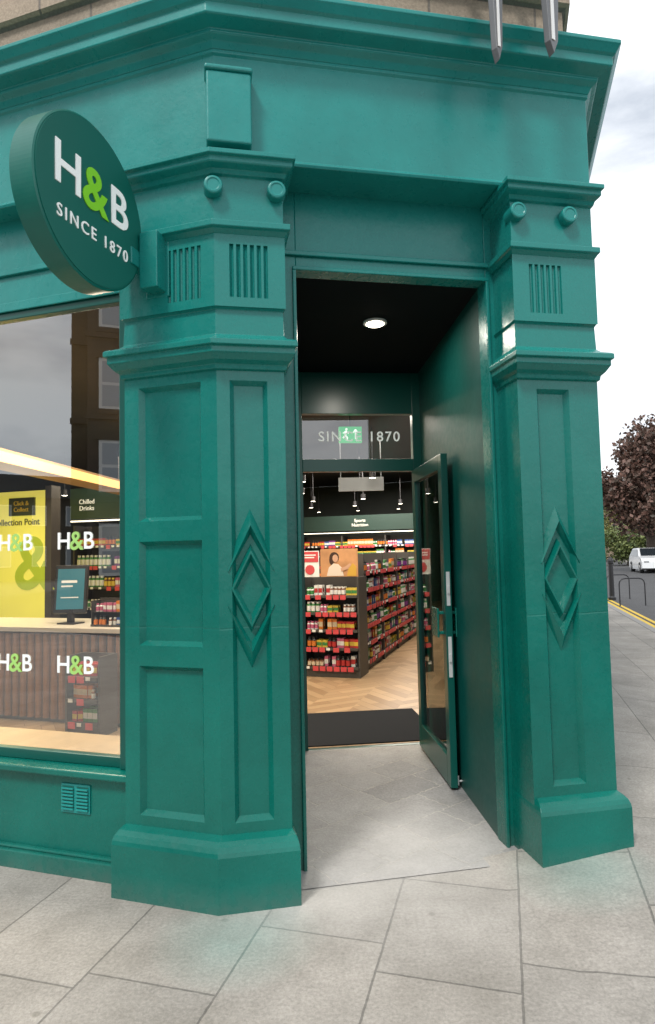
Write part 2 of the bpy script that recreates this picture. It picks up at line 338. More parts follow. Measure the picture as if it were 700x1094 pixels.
# ---------------------------------------------------------------- the shop building
shop=thing('corner_shop',frame(Cx,Cy,0),'green painted stone corner shop with canted doorway between panelled piers','building')
pathL=[pt(FL,-.498,.25),pt(FL,-.498,0),(Cx,Cy),pt(FU,.316,0),pt(FU,.316,.26)]
R0,R1=1.505,1.955
pathR=[pt(FU,R0,.26),pt(FU,R0,0),pt(FU,R1,0),pt(FU,R1,.26)]
pathRp=[pt(FU,R0+.02,.26),pt(FU,R0+.02,0),pt(FU,R1,0),pt(FU,R1,.26)]
plinth=[(-.02,.31),(0,.302),(.035,.288),(.058,.272),(.07,.252),(.075,.235),(.075,-.01),(-.02,-.01)][::-1]
plinthR=[(-.025,.335),(0,.325),(.03,.312),(.052,.298),(.063,.28),(.068,.262),(.068,-.01),(-.025,-.01)][::-1]
capm=[(-.02,2.395),(.0,2.40),(.018,2.405),(.022,2.425),(.05,2.44),(.074,2.462),(.08,2.466),(.08,2.492),(.098,2.497),(.098,2.522),(.085,2.53),(.03,2.552),(.006,2.57),(0,2.69),(.012,2.70),(.02,2.705),(.0,2.7051)]
led=[(.0,3.0449),(.02,3.045),(.042,3.062),(.058,3.068),(.058,3.096),(.012,3.105),(.012,3.325),(.03,3.332),(.04,3.35),(.075,3.36),(.08,3.365),(.08,3.385),(.10,3.39),(.10,3.412),(-.02,3.412)]
def shaftface(F,x0,x1,panels,name='panelled_face',par=None):
    mb=MB(); mb.panel_face(x0,x1,.28,2.41,panels); return mb.make(name,M_pier,F,par,bevel=.004)
def pier(path,ppath,pp,pes,ces,les,nm='pier'):
    mb=MB(); p=path
    mb.sweep(ppath,pp,es=pes); mb.sweep(path,capm,es=ces); mb.sweep(path,led,es=les)
    for a,b in ((p[0],p[1]),(p[-2],p[-1])):
        mb.poly([(*a,.0),(*b,.0),(*b,2.41),(*a,2.41)]); mb.poly([(*a,2.69),(*b,2.69),(*b,3.06),(*a,3.06)])
    return mb.make(nm,M_paint,I4,shop,bevel=.005)
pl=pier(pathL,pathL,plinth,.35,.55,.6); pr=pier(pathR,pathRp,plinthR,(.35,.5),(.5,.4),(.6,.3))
three=[(1.73-.02,2.355),(1.127,1.615),(.349,1.032)]
shaftface(FL,-.498,0,[(-.42,-.083,a,b) for a,b in three],par=pl)
shaftface(FU,0,.316,[(.06,.235,.349,2.355)],par=pl)
shaftface(FU,R0,R1,[(1.61,1.79,.372,2.355)],par=pr)
e=.006
def fl(F,x0,x1,groups,par):
    mb=MB(); gx=[]
    for c in groups: gx+=[c+(i-2.5)*.032 for i in range(6)]
    mb.flutes(x0,x1,2.70,3.05,gx,2.745,3.0,.02,y=-.02); 
    return mb.make('fluted_block',M_paint,F,par)
fl(FL,-.51,e,[-.155],pl); fl(FU,-e,.327,[.155],pl); fl(FU,R0-.011,R1+.007,[1.675],pr)
def roll(F,x,par):
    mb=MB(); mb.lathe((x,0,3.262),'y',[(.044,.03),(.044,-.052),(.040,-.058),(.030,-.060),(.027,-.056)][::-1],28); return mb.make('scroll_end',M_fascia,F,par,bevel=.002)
for x,par in ((-.006,pl),(.29,pl),(1.525,pr),(1.81,pr)): roll(FU,x,par)
def ornament(cx,par):
    mb=MB(); y=.0285; h=.106; f=-.006
    zt,zb=1.756,1.022; zc=(zt+zb)/2
    for sg in (1,-1):
        def Z(d): return zc+sg*((zt-zc)-d)
        A=[(-h,Z(.232)),(0,Z(0)),(h,Z(.232))]; R=[(-h*.99,Z(.290)),(0,Z(.078)),(h*.99,Z(.290))]; B=[(-h,Z(.308)),(0,Z(.120)),(h,Z(.308))]
        for i in (0,1):
            q=[(cx+A[i][0],y,A[i][1]),(cx+R[i][0],f,R[i][1]),(cx+R[i+1][0],f,R[i+1][1]),(cx+A[i+1][0],y,A[i+1][1])]
            q2=[(cx+R[i][0],f,R[i][1]),(cx+B[i][0],y,B[i][1]),(cx+B[i+1][0],y,B[i+1][1]),(cx+R[i+1][0],f,R[i+1][1])]
            mb.poly(q if sg==1 else q[::-1]); mb.poly(q2 if sg==1 else q2[::-1])
        for i in (0,2):
            mb.poly([(cx+A[i][0],y,A[i][1]),(cx+B[i][0],y,B[i][1]),(cx+R[i][0],f,R[i][1])])
    r=.204; w=.104
    dia=[(cx-w,zc),(cx,zc-r),(cx+w,zc),(cx,zc+r)]
    def sc(k): return [(cx+(x-cx)*k,zc+(z-zc)*k) for x,z in dia]
    L=[(1,y),(.86,f),(.78,f),(.60,.022)]
    rings=[[(x,yy,z) for x,z in sc(k)] for k,yy in L]
    for a,b in zip(rings,rings[1:]):
        for i in range(4):
            j=(i+1)%4; mb.poly([a[i],a[j],b[j],b[i]])
    mb.poly(rings[-1])
    return mb.make('diamond_moulding',M_paint,FU,par)
ornament(.147,pl); ornament(1.70,pr)
pf=[pt(FL,-9,0),(Cx,Cy),Ff,pt(FF,14,0)]
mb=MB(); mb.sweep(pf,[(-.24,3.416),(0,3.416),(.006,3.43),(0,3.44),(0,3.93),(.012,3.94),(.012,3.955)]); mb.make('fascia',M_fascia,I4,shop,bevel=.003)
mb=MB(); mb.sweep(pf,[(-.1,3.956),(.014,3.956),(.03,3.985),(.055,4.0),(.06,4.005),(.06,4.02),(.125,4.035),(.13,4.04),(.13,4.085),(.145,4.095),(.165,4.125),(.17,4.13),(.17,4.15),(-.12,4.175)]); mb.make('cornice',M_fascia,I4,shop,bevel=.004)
mb=MB(); mb.sweep(pf,[(-.09,4.17),(-.09,4.5),(-.05,4.52),(-.05,4.62),(-.09,4.64),(-.09,11)]); mb.make('upper_wall',M_stone,I4,shop)
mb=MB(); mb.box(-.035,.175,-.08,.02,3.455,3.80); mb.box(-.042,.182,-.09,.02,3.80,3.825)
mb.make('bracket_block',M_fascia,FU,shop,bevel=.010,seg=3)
mb=MB(); y=.224
mb.box(.28,.412,y,y+.1,0,3.42); mb.box(1.456,1.56,y,y+.1,0,3.42); mb.box(.412,1.456,y,y+.1,3.006,3.42)
mb.box(.30,1.52,y-.02,y-.001,3.075,3.10); mb.box(.395,.413,y-.015,y-.001,0,3.0); mb.box(1.455,1.473,y-.015,y-.001,0,3.0); mb.box(.395,1.473,y-.0151,y-.001,3.0,3.02)
mb.make('door_surround',M_paint,FU,shop,bevel=.004)
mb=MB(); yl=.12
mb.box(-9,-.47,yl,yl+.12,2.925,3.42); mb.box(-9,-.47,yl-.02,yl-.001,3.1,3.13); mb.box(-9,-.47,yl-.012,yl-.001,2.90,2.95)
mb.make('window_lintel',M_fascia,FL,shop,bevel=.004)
mb=MB(); mb.box(-9,-.47,.08,.2,0,.47); mb.box(-9,-.47,.03,.079,-.005,.085); mb.box(-9,-.47,.05,.0791,.085,.10)
mb.make('stall_riser',M_paint,FL,shop,bevel=.006)
mb=MB(); mb.box(-9,-.49,.03,.2,.471,.505); mb.make('window_sill',M_paint,FL,shop,bevel=.008)
mb=MB(); mb.box(-.925,-.755,.072,.0795,.285,.425)
for c in (-.883,-.797):
    for i in range(7):
        z=.30+i*.0165; mb.box(c-.035,c+.035,.062,.0719,z,z+.009)
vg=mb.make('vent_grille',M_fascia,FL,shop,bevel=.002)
mb=MB()
for c in (-.883,-.797):
    for i in range(7):
        z=.3095+i*.0165; mb.box(c-.034,c+.034,.0695,.0716,z,z+.0065)
mb.make('vent_slot',M_slot,FL,vg)
# window
win=MB()
win.box(-9,-.602,.125,.17,.506,.555); win.box(-9,-.602,.125,.17,2.86,2.924); win.box(-.602,-.47,.10,.19,.506,2.924); win.box(-3.4,-3.34,.125,.17,.556,2.859)
wf=win.make('window',M_door,FL,shop,bevel=.004)
mb=MB(); mb.poly([(-9,.15,.55),(-.60,.15,.55),(-.60,.15,2.87),(-9,.15,2.87)]); mb.make('window_pane',M_glass,FL,wf)
mb=MB(); mb.box(-8.9,-.62,.175,.50,.50,.54); mb.make('window_board',pmat('oak_board_pale',(.55,.38,.2),.45,var=.25,vscale=7),FL,wf,bevel=.004)
def logo(F,par,s,mw,ml,ext=.001):
    text('lettering','H',s,F@T(-.62*s,0,0),mw,par,bold=s*.012,ext=ext)
    text('lettering','&',s*1.1,F@T(.02*s,-.001,0),ml,par,bold=s*.012,ext=ext)
    text('lettering','B',s,F@T(.62*s,0,-.0),mw,par,bold=s*.012,ext=ext)
for x in (-.9,-1.29,-1.68):
    for z in (1.63,.99): logo(FL@T(x,.146,z),wf,.125,M_lettf,M_limed)
mb=MB(); mb.box(0,14,.06,.3,0,.5); mb.box(0,14,.06,.3,2.9,3.42); mb.box(0,.6,.06,.3,.5,2.9)
for x in (3.2,6.6,10): mb.box(x,x+.5,.05,.3,.5,2.9)
mb.make('side_wall',M_paint,FE,shop,bevel=.005)
mb=MB(); mb.poly([(.6,.2,.5),(14,.2,.5),(14,.2,2.9),(.6,.2,2.9)]); mb.make('side_window',M_glass,FE,shop)
# entrance recess
Wi=(.775,5.20); OL=pt(FU,.412,.30); LI=(-.235,5.06)
def wallbox(a,b,th,z0,z1,name,mat,inv=1):
    a=Vector(a);b=Vector(b);d=(b-a).normalized();n=Vector((d.y,-d.x))*inv*th
    q=[a,b,b+n,a+n]; mb=MB()
    for i in range(4):
        j=(i+1)%4; mb.poly([(*q[i],z0),(*q[j],z0),(*q[j],z1),(*q[i],z1)])
    mb.poly([(*p,z1) for p in q]); mb.poly([(*p,z0) for p in q]); return mb.make(name,mat,I4,shop)
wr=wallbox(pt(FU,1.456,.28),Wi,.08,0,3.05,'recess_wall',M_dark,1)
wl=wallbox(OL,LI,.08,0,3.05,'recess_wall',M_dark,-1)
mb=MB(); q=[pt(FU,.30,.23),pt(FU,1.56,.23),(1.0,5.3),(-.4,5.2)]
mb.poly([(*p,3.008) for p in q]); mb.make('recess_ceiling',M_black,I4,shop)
mb=MB(); q=[pt(FU,.32,.05),pt(FU,1.50,.05),(.80,5.2),(-.25,5.08)]; mb.poly([(*p,.004) for p in q]); struct(mb.make('entrance_floor',M_tile))
dl=MB(); dl.lathe((0,0,0),'z',[(.075,0),(.075,-.012),(.06,-.014)],28); d1=dl.make('ceiling_downlight',M_white,T(.33,4.0,3.007)); tag(d1,'round white recessed downlight, lit, in the doorway soffit','lamp')
dl=MB(); dl.lathe((0,0,0),'z',[(.058,-.0145),(.05,-.02)],28); dl.make('lamp_lens',M_lampw,T(.33,4.0,3.007),d1)
def area(name,loc,size,power,col=(1,.86,.68),rot=(0,0,0),sy=None):
    l=bpy.data.lights.new(name,'AREA'); l.energy=power; l.size=size; l.color=col
    if sy: l.shape='RECTANGLE'; l.size_y=sy
    o=bpy.data.objects.new(name,l); COL.objects.link(o); o.location=loc; o.rotation_euler=rot; return o
area('downlight_lamp',(.33,4.0,2.97),.1,9,(1,.93,.82))
FD=frame(-.19,5.075,6.6)
ds=MB(); 
ds.box(-.07,.0,0,.07,0,3.0); ds.box(.906,.99,0,.07,0,3.0); ds.box(0,.906,0,.07,2.19,2.29); ds.box(0,.906,0,.07,2.66,3.0); ds.box(0,.906,.0,.06,0,.006)
dset=ds.make('door_frame',M_door,FD,shop,bevel=.004)
mb=MB(); mb.poly([(0,.035,2.29),(.906,.035,2.29),(.906,.035,2.66),(0,.035,2.66)]); mb.make('transom_pane',M_tglass,FD,dset)
text('lettering','SINCE 1870',.115,FD@T(.47,.03,2.475),frostmat('transom_lettering',(.85,.9,.88),.6),dset,bold=.001,ext=.001,space=1.2)
hx,hy=.705,5.10; nx,ny=.775,4.185
ang=math.degrees(math.atan2(ny-hy,nx-hx)); LW=math.hypot(nx-hx,ny-hy)
FDL=frame(hx,hy,ang)
lf=MB(); t=.045
lf.box(0,.085,-t/2,t/2,.02,2.18); lf.box(LW-.085,LW,-t/2,t/2,.02,2.18); lf.box(.085,LW-.085,-t/2,t/2,.02,.20); lf.box(.085,LW-.085,-t/2,t/2,2.08,2.18)
leaf=lf.make('door',M_door,FDL,shop,bevel=.003)
mb=MB(); mb.poly([(.08,0,.19),(LW-.08,0,.19),(LW-.08,0,2.09),(.08,0,2.09)]); mb.make('door_pane',M_dglass,FDL,leaf)
for sgn in (1,-1):
    mb=MB(); yy=sgn*.055; mb.box(LW-.20,LW-.04,min(yy,yy+sgn*.012),max(yy,yy+sgn*.012),.97,1.16); mb.box(LW-.07,LW-.05,min(0,yy),max(0,yy),1.12,1.14); mb.box(LW-.07,LW-.05,min(0,yy),max(0,yy),.99,1.01)
    mb.make('door_handle',M_paint,FDL,leaf,bevel=.004)
for z0,z1 in ((1.18,1.40),(.72,.98)):
    mb=MB(); mb.box(LW+.0005,LW+.004,-.012,.012,z0,z1); mb.box(LW+.0035,LW+.014,-.008,.008,(z0+z1)/2-.03,(z0+z1)/2+.02); mb.make('lock_plate',M_plate,FDL,leaf,bevel=.001)
mb=MB(); mb.lathe((LW-.04,.03,.05),'y',[(.006,0),(.006,.1),(.018,.11),(.018,.13)],10); mb.box(LW-.06,LW-.02,.0225,.035,.03,.09); mb.make('door_stay',M_plate,FDL,leaf)
# ---------------------------------------------------------------- interior shell
fl_poly=[pt(FL,-9,.2),pt(FL,-.6,.2),(-.4,3.4),(-.33,5.1),(.80,5.24),(1.3,5.0),pt(FE,1.5,.4),pt(FE,12.5,.4),pt(FL,-9,14)]
mb=MB(); mb.poly([(*p,.008) for p in fl_poly]); struct(mb.make('shop_floor',M_oak))
mb=MB(); mb.poly([(*p,3.3) for p in fl_poly]); mb.make('shop_ceiling',M_ceil,I4,shop)
mb=MB()
inner=[pt(FE,1.0,.35),pt(FE,12.5,.35),pt(FL,-9,14),pt(FL,-9,.2)]
for a,b in zip(inner,inner[1:]): mb.poly([(*a,0),(*b,0),(*b,3.3),(*a,3.3)])
mb.make('interior_wall',M_wallin,I4,shop)
mb=MB(); mb.box(-.3,1.1,.075,1.1,.0085,.016); dm=mb.make('door_mat',M_mat,FD); tag(dm,'black ribbed entrance mat just inside the doorway','mat')
# ---------------------------------------------------------------- products
def col(name,c,r=.4): return pmat(name,c,r,var=0)
PC=[col('product_%s'%n,c) for n,c in (('amber',(.16,.05,.012)),('black',(.015,.015,.018)),('white',(.7,.7,.68)),('purple',(.16,.03,.2)),('green',(.05,.22,.06)),('blue',(.03,.09,.3)),('red',(.42,.03,.03)),('orange',(.6,.18,.03)),('pink',(.5,.12,.22)),('yellow',(.62,.45,.06)),('teal',(.02,.26,.25)),('cream',(.6,.5,.36)))]
def bottle_mesh(body,label,cap,h,r):
    mb=MB(); mb.lathe((0,0,0),'z',[(r*.95,0),(r,.004),(r,h*.12),(r*1.01,h*.12),(r*1.01,h*.62),(r,h*.62),(r,h*.7),(r*.62,h*.8),(r*.62,h*.82),(r*.7,h*.82),(r*.7,h),],12,[0,0,1,1,1,0,0,0,2,2])
    me=bpy.data.meshes.new('supplement_bottle'); me.from_pydata(mb.v,[],mb.f)
    for m in (body,label,cap): me.materials.append(m)
    for p,mi in zip(me.polygons,mb.m): p.material_index=mi
    return me
def box_mesh(a,b,w,h,d):
    mb=MB(); mb.box(-w/2,w/2,0,d,0,h,0); mb.box(-w/2*.999,w/2*.999,-.001,0,h*.25,h*.7,1)
    me=bpy.data.meshes.new('product_box'); me.from_pydata(mb.v,[],mb.f)
    me.materials.append(a);me.materials.append(b)
    for p,mi in zip(me.polygons,mb.m): p.material_index=mi
    return me
VAR=[]
for i in range(9):
    a=PC[[0,1,2,0,4,1,2,0,1][i]]; b=PC[[2,3,4,9,2,6,8,11,7][i]]; c=PC[[2,1,4,9,2,1,8,1,1][i]]
    VAR.append(('supplement_bottle',bottle_mesh(a,b,c,[.12,.15,.11,.13,.16,.14,.12,.1,.15][i],[.026,.032,.026,.028,.033,.031,.027,.026,.031][i])))
for i in range(9):
    a=PC[[3,5,7,8,9,4,2,6,10][i]]; b=PC[[2,2,11,2,4,2,6,9,2][i]]
    VAR.append(('product_box',box_mesh(a,b,[.05,.06,.07,.05,.08,.06,.055,.065,.06][i],[.14,.12,.16,.13,.1,.15,.14,.12,.16][i],.05)))
LAB={'supplement_bottle':'small capped supplement bottle with a coloured label on a shop shelf','product_box':'small coloured product carton standing on a shop shelf'}
CNT={'supplement_bottle':0,'product_box':0}
def stock(F,x0,x1,yf,zs,clear,individual=True,stuffmb=None,rows=2,seed=1,mixn=3):
    rnd=random.Random(seed); x=x0+.03
    cur=rnd.randrange(len(VAR)); cnt=rnd.randint(2,mixn+1)
    while x<x1-.04:
        if cnt<=0: cur=rnd.randrange(len(VAR)); cnt=rnd.randint(2,mixn+1)
        nm,me=VAR[cur]; w=max(v.co.x for v in me.vertices)*2+.006; s=min(1.15,clear/.175)
        if rnd.random()<.05: x+=w*s; cnt-=1; continue
        if individual and CNT[nm]<200:
            o=bpy.data.objects.new(nm,me); place(o,F@T(x+w*s/2,yf+.04+rnd.uniform(-.012,.012),zs)@Matrix.Rotation(rnd.uniform(-.2,.2),4,'Z')@Matrix.Scale(s,4)); tag(o,LAB[nm],'bottle' if 'bottle' in nm else 'box','goods on the shop shelves'); CNT[nm]+=1
            if stuffmb is not None and rows>1: addstuff(stuffmb,F@T(x+w*s/2,yf+.13,zs)@Matrix.Scale(s,4),me)
        elif stuffmb is not None: addstuff(stuffmb,F@T(x+w*s/2,yf+.04,zs)@Matrix.Scale(s,4),me)
        x+=w*s; cnt-=1
SM=MB()
def addstuff(mb,M,me):
    b=len(mb.v); mb.v+=[tuple(M@v.co) for v in me.vertices]
    for p in me.polygons:
        mb.f.append(tuple(b+i for i in p.vertices)); mb.m.append(PC.index(me.materials[p.material_index]))
def gondola(F,width,depth,levels,ztop,label,indiv,seed,tick=.6):
    g=thing('shelving_unit',F,label,'shelf','shop shelving units')
    mb=MB(); mb.box(0,width,depth-.03,depth,.0,ztop); mb.box(0,.02,.02,depth-.03,.0,ztop); mb.box(width-.02,width,.02,depth-.03,.0,ztop)
    xx=1.0
    while xx<width-.5: mb.box(xx-.012,xx+.012,-.004,depth-.031,.0,ztop-.001); xx+=1.0
    mb.make('back_panel',M_shelf,F,g)
    mb=MB(); mb.box(.02,width-.02,.03,depth-.03,.0,levels[0]-.03); mb.make('base',M_shelf,F,g)
    for i,z in enumerate(levels):
        mb=MB(); mb.box(.02,width-.02,0,depth-.03,z-.03,z,0)
        x=.05; r=random.Random(seed*31+i)
        while x<width-.1:
            if r.random()<tick: mb.box(x,x+.072,-.006,-.0005,z-.052,z+.004,1)
            else: mb.box(x,x+.045,-.005,-.0005,z-.03,z,2)
            x+=.09 if r.random()<.8 else .14
        mb.make('shelf',[M_shelf,M_red,M_white],F,g)
        nxt=levels[i+1] if i+1<len(levels) else z+.22
        stock(F,.03,width-.03,0.0,z+.001,min(.175,nxt-z-.07),indiv,SM,seed=seed*17+i)
    return g
FC=frame(.35,7.80,-AL)
gondola(FC@T(-.74,0,0.008),.74,.42,[.13,.36,.58,.79,1.0],1.22,'dark end-of-aisle shelving unit stocked with bottles and red tickets',True,3,.9)
def rack(x,yv,lab,seed):
    FK=FL@T(x,yv,.894)
    rk=thing('counter_rack',FK,lab,'rack')
    m=MB(); m.box(0,.36,0,.008,0,.02); m.box(0,.36,.14,.145,0,.26); m.box(0,.36,.008,.14,0,.008); m.box(0,.006,.01,.14,.008,.24);m.box(.354,.36,.01,.14,.008,.24); m.box(0.006,.354,.03,.14,.13,.136); m.make('tray',M_shelf,FK,rk)
    stock(FK,.0,.36,-.02,.009,.11,True,None,seed=seed); stock(FK,.0,.36,.0,.137,.11,True,None,seed=seed+1)
rack(-2.62,2.45,'small dark rack of snack bars on the counter top',77)
gondola(FL@T(-2.56,2.02,.008),.36,.26,[.12,.32,.51],.68,'low rack of red and green packets beside the counter',True,33)
a=FC@T(-.02,.44,0.008)@Matrix.Rotation(rad(90),4,'Z')
gondola(a,4.0,.40,[.13,.36,.59,.82,1.05,1.27],1.50,'long dark aisle shelving unit filled with bottles and cartons',True,4,.75)
po=MB(); po.box(-.74,-.50,.02,.03,1.235,1.56,0)
ps=po.make('promotional_poster',[M_white],FC@T(0,0,0)); tag(ps,'white and red promotional card standing on the end shelving unit','poster')
c12=[(math.cos(t*.5236),math.sin(t*.5236)) for t in range(12)]
mb=MB(); mb.box(-.73,-.51,.016,.0199,1.42,1.55,0); mb.box(-.70,-.54,.014,.0159,1.50,1.515,1); mb.box(-.70,-.56,.014,.0159,1.47,1.485,1); mb.prism([(-.62+.062*a_,1.325+.062*b_) for a_,b_ in c12],.014,.0199,0,0)
mb.make('printed_panel',[M_red,M_white],FC,ps)
po=MB(); po.box(-.48,.0,.02,.03,1.235,1.58,0); ps=po.make('promotional_poster',[pmat('poster_orange',(.5,.25,.11),.5,var=.6,vscale=5)],FC); tag(ps,'warm coloured photo poster of a person above the shelves','poster')
mb=MB(); 
mb.prism([(-.30+.062*a_,1.475+.065*b_) for a_,b_ in c12],.016,.0199,0,0)
mb.prism([(-.335+.03*a_,1.46+.06*b_-.02) for a_,b_ in c12],.0165,.0198,0,0)
mb.prism([(-.285+.036*a_,1.462+.048*b_) for a_,b_ in c12],.013,.0155,0,1)
mb.prism([(-.40,1.245),(-.18,1.245),(-.20,1.34),(-.25,1.39),(-.31,1.40),(-.37,1.35)],.014,.0199,0,2)
mb.prism([(-.21,1.30),(-.12,1.33),(-.08,1.38),(-.10,1.40),(-.16,1.36),(-.22,1.34)],.0125,.0135,0,1)
mb.prism([(-.14,1.245),(-.02,1.245),(-.02,1.36),(-.06,1.40),(-.11,1.36)],.0137,.0199,0,3)
mb.make('printed_photo',[col('hair',(.05,.022,.013)),col('skin',(.55,.32,.21)),col('shirt',(.7,.6,.5)),col('fruit',(.6,.35,.05))],FC,ps)
FB=frame(-1.6,15.0,-AL)
bw=gondola(FB@T(0,0,.008),5.5,.45,[.2,.45,.7,.95,1.2,1.44,1.66],1.88,'tall rear wall shelving full of goods under a green board',False,9,.4)
mb=MB(); mb.box(0,5.5,-.05,.4,2.0,2.34); hd=mb.make('header_board',pmat('green_board',(.012,.035,.028),.5),FB,bw)
text('lettering','Sports\nNutrition',.10,FB@T(2.45,-.06,2.17),pmat('lit_letter',(.7,.7,.65),.5,var=0,emit=(1,1,.9),estr=.25),hd,bold=.0)
mb=MB(); mb.box(0,5.5,-.03,.0,1.95,1.965); mb.make('lamp_strip',M_strip,FB,bw)
for i in range(7):
    for j in range(-6,4):
        p=pt(FL,j*1.05+ .3+(i%2)*.4,2.6+i*1.75)
        if p[0]>1.508+.2755*(p[1]-3.43)-.5: continue
        if p[1]<7.2 or (p[0]<-1.2 and p[1]<9): continue
        m=MB(); m.lathe((0,0,0),'z',[(.008,.62),(.008,0),(.045,-.001),(.045,-.10),(.036,-.101)],14,[0,0,0,1]) 
        o=m.make('ceiling_spotlight',[M_dmet,M_lampw],T(p[0],p[1],2.67)); tag(o,'small black hanging spotlight with a glowing lens','lamp','shop ceiling spotlights')
area('shop_lamp',(-2.4,5.4,3.15),1.6,150,(1,.84,.62))
area('shop_lamp',(.3,7.0,3.15),1.2,100,(1,.9,.77))
area('shop_lamp',(1.2,10,3.15),2.0,125,(1,.9,.77))
area('shop_lamp',(-2.5,9.5,3.15),2.0,140,(1,.84,.6))
area('shop_lamp',(1.0,13,3.15),2.0,240,(1,.9,.78))
mb=MB(); mb.box(-.33,.33,-.02,.02,2.42,2.62); mb.box(-.3,-.29,0,.01,2.62,3.29); mb.box(.29,.3,0,.01,2.62,3.29); o=mb.make('hanging_sign',pmat('grey_panel',(.26,.28,.29),.5),frame(.5,9.3,0)); tag(o,'grey rectangular panel hung from the shop ceiling','sign')
FX=FD@T(.46,.45,2.57)
m=MB(); m.box(-.10,.10,-.02,.02,-.07,.07,0); m.box(-.004,.004,-.003,.003,.0701,.70,1); ex=m.make('exit_sign',[pmat('exit_green',(.0,.24,.06),.4,var=0,emit=(.01,.42,.12),estr=.9),M_black],FX); tag(ex,'green emergency exit sign with running figure and arrow','sign')
m=MB(); mw=pmat('exit_white',(.8,.85,.8),.4,var=0,emit=(.9,1,.9),estr=.8)
def st(m,x0,z0,x1,z1,w,k=.8): 
    x0,z0,x1,z1,w=x0*k,z0*k,x1*k,z1*k,w*k
    d=Vector((x1-x0,z1-z0)).normalized();n=Vector((-d.y,d.x))*w/2
    m.prism([(x0-n.x,z0-n.y),(x1-n.x,z1-n.y),(x1+n.x,z1+n.y),(x0+n.x,z0+n.y)],-.024,-.0205)
m.prism([(-.036+.011*math.cos(t*.7854),.046+.011*math.sin(t*.7854)) for t in range(8)],-.024,-.0205)
for s_ in ((-.05,.04,-.06,-.01,.022),(-.06,-.01,-.035,-.035,.014),(-.035,-.035,-.045,-.07,.013),(-.062,-.01,-.085,-.04,.014),(-.05,.035,-.02,.01,.011),(-.055,.03,-.085,.015,.011),(.055,-.05,.055,.045,.014),(.055,.055,.03,.02,.014),(.055,.055,.08,.02,.014)): st(m,*s_)
m.make('pictogram',mw,FX,ex)
# ---------------------------------------------------------------- behind the window
ct=thing('service_counter',FL@T(-2.2,2.35,0),'slatted dark timber service counter with a pale worktop','counter')
FCt=FL@T(-2.2,2.35,.008)
m=MB(); m.box(-4.2,0,.05,.75,0,.84); m.make('body',M_shelf,FCt,ct)
m=MB(); 
for i in range(46): m.lathe((-.05-i*.09,.03,.04),'z',[(.033,0),(.033,.78)],8)
m.make('slat_front',M_wood,FCt,ct)
m=MB(); m.box(-4.22,.03,-.02,.78,.842,.885); m.make('worktop',M_top,FCt,ct,bevel=.004)
M_yw=pmat('yellow_panel',(.55,.52,.08),.5,var=.25,vscale=1.2,emit=(.70,.60,.10),estr=.75)
FY=FL@T(-4.75,4.3,0)
m=MB(); m.box(-3.2,.0,0,.08,.01,2.45); m.box(-1.0,-.985,-.01,-.0005,.01,2.45); yw=m.make('collection_wall',[M_yw],FY); tag(yw,'yellow-green lit collection point wall panel behind the counter','wall panel')
m=MB(); m.box(.001,.10,-.05,.12,.01,2.5); m.make('post',M_shelf,FY,yw)
M_lg=pmat('big_logo_green',(.33,.42,.03),.5,var=0,emit=(.4,.45,.03),estr=.35)
text('lettering','&',1.0,FY@T(-.22,-.012,1.45),M_lg,yw,bold=.02)
m=MB(); m.box(-.62,-.20,-.03,-.001,2.12,2.36); m.make('sign_plate',col('plate',(.05,.06,.03)),FY,yw)
text('lettering','Click &\nCollect',.085,FY@T(-.41,-.035,2.24),M_yel,yw)
text('lettering','Collection Point',.12,FY@T(-.52,-.012,2.03),col('darktext',(.06,.06,.02)),yw,bold=.001)
m=MB(); m.box(0,4.8,-.10,.30,2.40,2.50,0); m.box(0,4.8,-.12,-.101,2.38,2.47,1)
pe=m.make('lit_pelmet',[pmat('oak_board',(.5,.3,.10),.5),pmat('warm_strip',(1,.7,.25),.5,var=0,emit=(1,.58,.16),estr=1.3)],frame(-2.98,4.5,85)); tag(pe,'long warm-lit timber pelmet over the counter area','shelf')
FT=FL@T(-3.0,2.62,.895)
tb=thing('tablet_stand',FT,'portrait touchscreen tablet on a stand on the counter','screen')
RT=Matrix.Rotation(rad(22),4,'Z')@Matrix.Rotation(rad(-10),4,'X')
m=MB(); m.box(-.16,.16,-.025,.025,.10,.58); m.make('screen_case',col('case',(.015,.015,.015)),FT@RT,tb,bevel=.008)
m=MB(); m.box(-.13,.13,-.028,-.0255,.14,.54); m.make('display',pmat('display_teal',(.02,.08,.09),.3,emit=(.02,.12,.14),estr=1.0,vscale=3,var=.3),FT@RT,tb)
m=MB(); m.box(-.09,.06,-.031,-.0285,.40,.425); m.box(-.09,.02,-.031,-.0285,.36,.375); m.box(-.09,.08,-.031,-.0285,.25,.26);m.make('display_text',M_white,FT@RT,tb)
m=MB(); m.box(-.03,.03,.0,.04,0,.14); m.box(-.1,.1,-.06,.1,0,.012); m.make('stand',M_dmet,FT,tb)
gondola(FL@T(-5.1,5.2,.008),2.2,.45,[.2,.5,.8,1.1,1.4,1.7],2.0,'wall shelving with bottles and cartons behind the counter',False,21,.3)
m=MB(); m.box(-5.1,-2.9,5.15,5.6,2.1,2.55); ch=m.make('header_board',col('header_dark',(.02,.05,.045)),FL); tag(ch,'dark green header board above the drinks shelving','sign')
m=MB(); m.box(-5.1,-2.9,5.16,5.2,2.06,2.08); m.make('lamp_strip',M_strip,FL,ch)
text('lettering','Chilled\nDrinks',.095,FL@T(-4.8,5.14,2.30),pmat('soft_white_glow',(.8,.8,.75),.5,var=0,emit=(1,1,.9),estr=.5),ch)
area('counter_lamp',(-4.0,7.0,2.4),1.0,65,(1,.85,.45))
st_=SM.make('shelf_goods',PC,I4); st_['kind']='stuff'; st_['label']='dense rows of bottles and cartons filling the shop shelves'; st_['category']='goods'
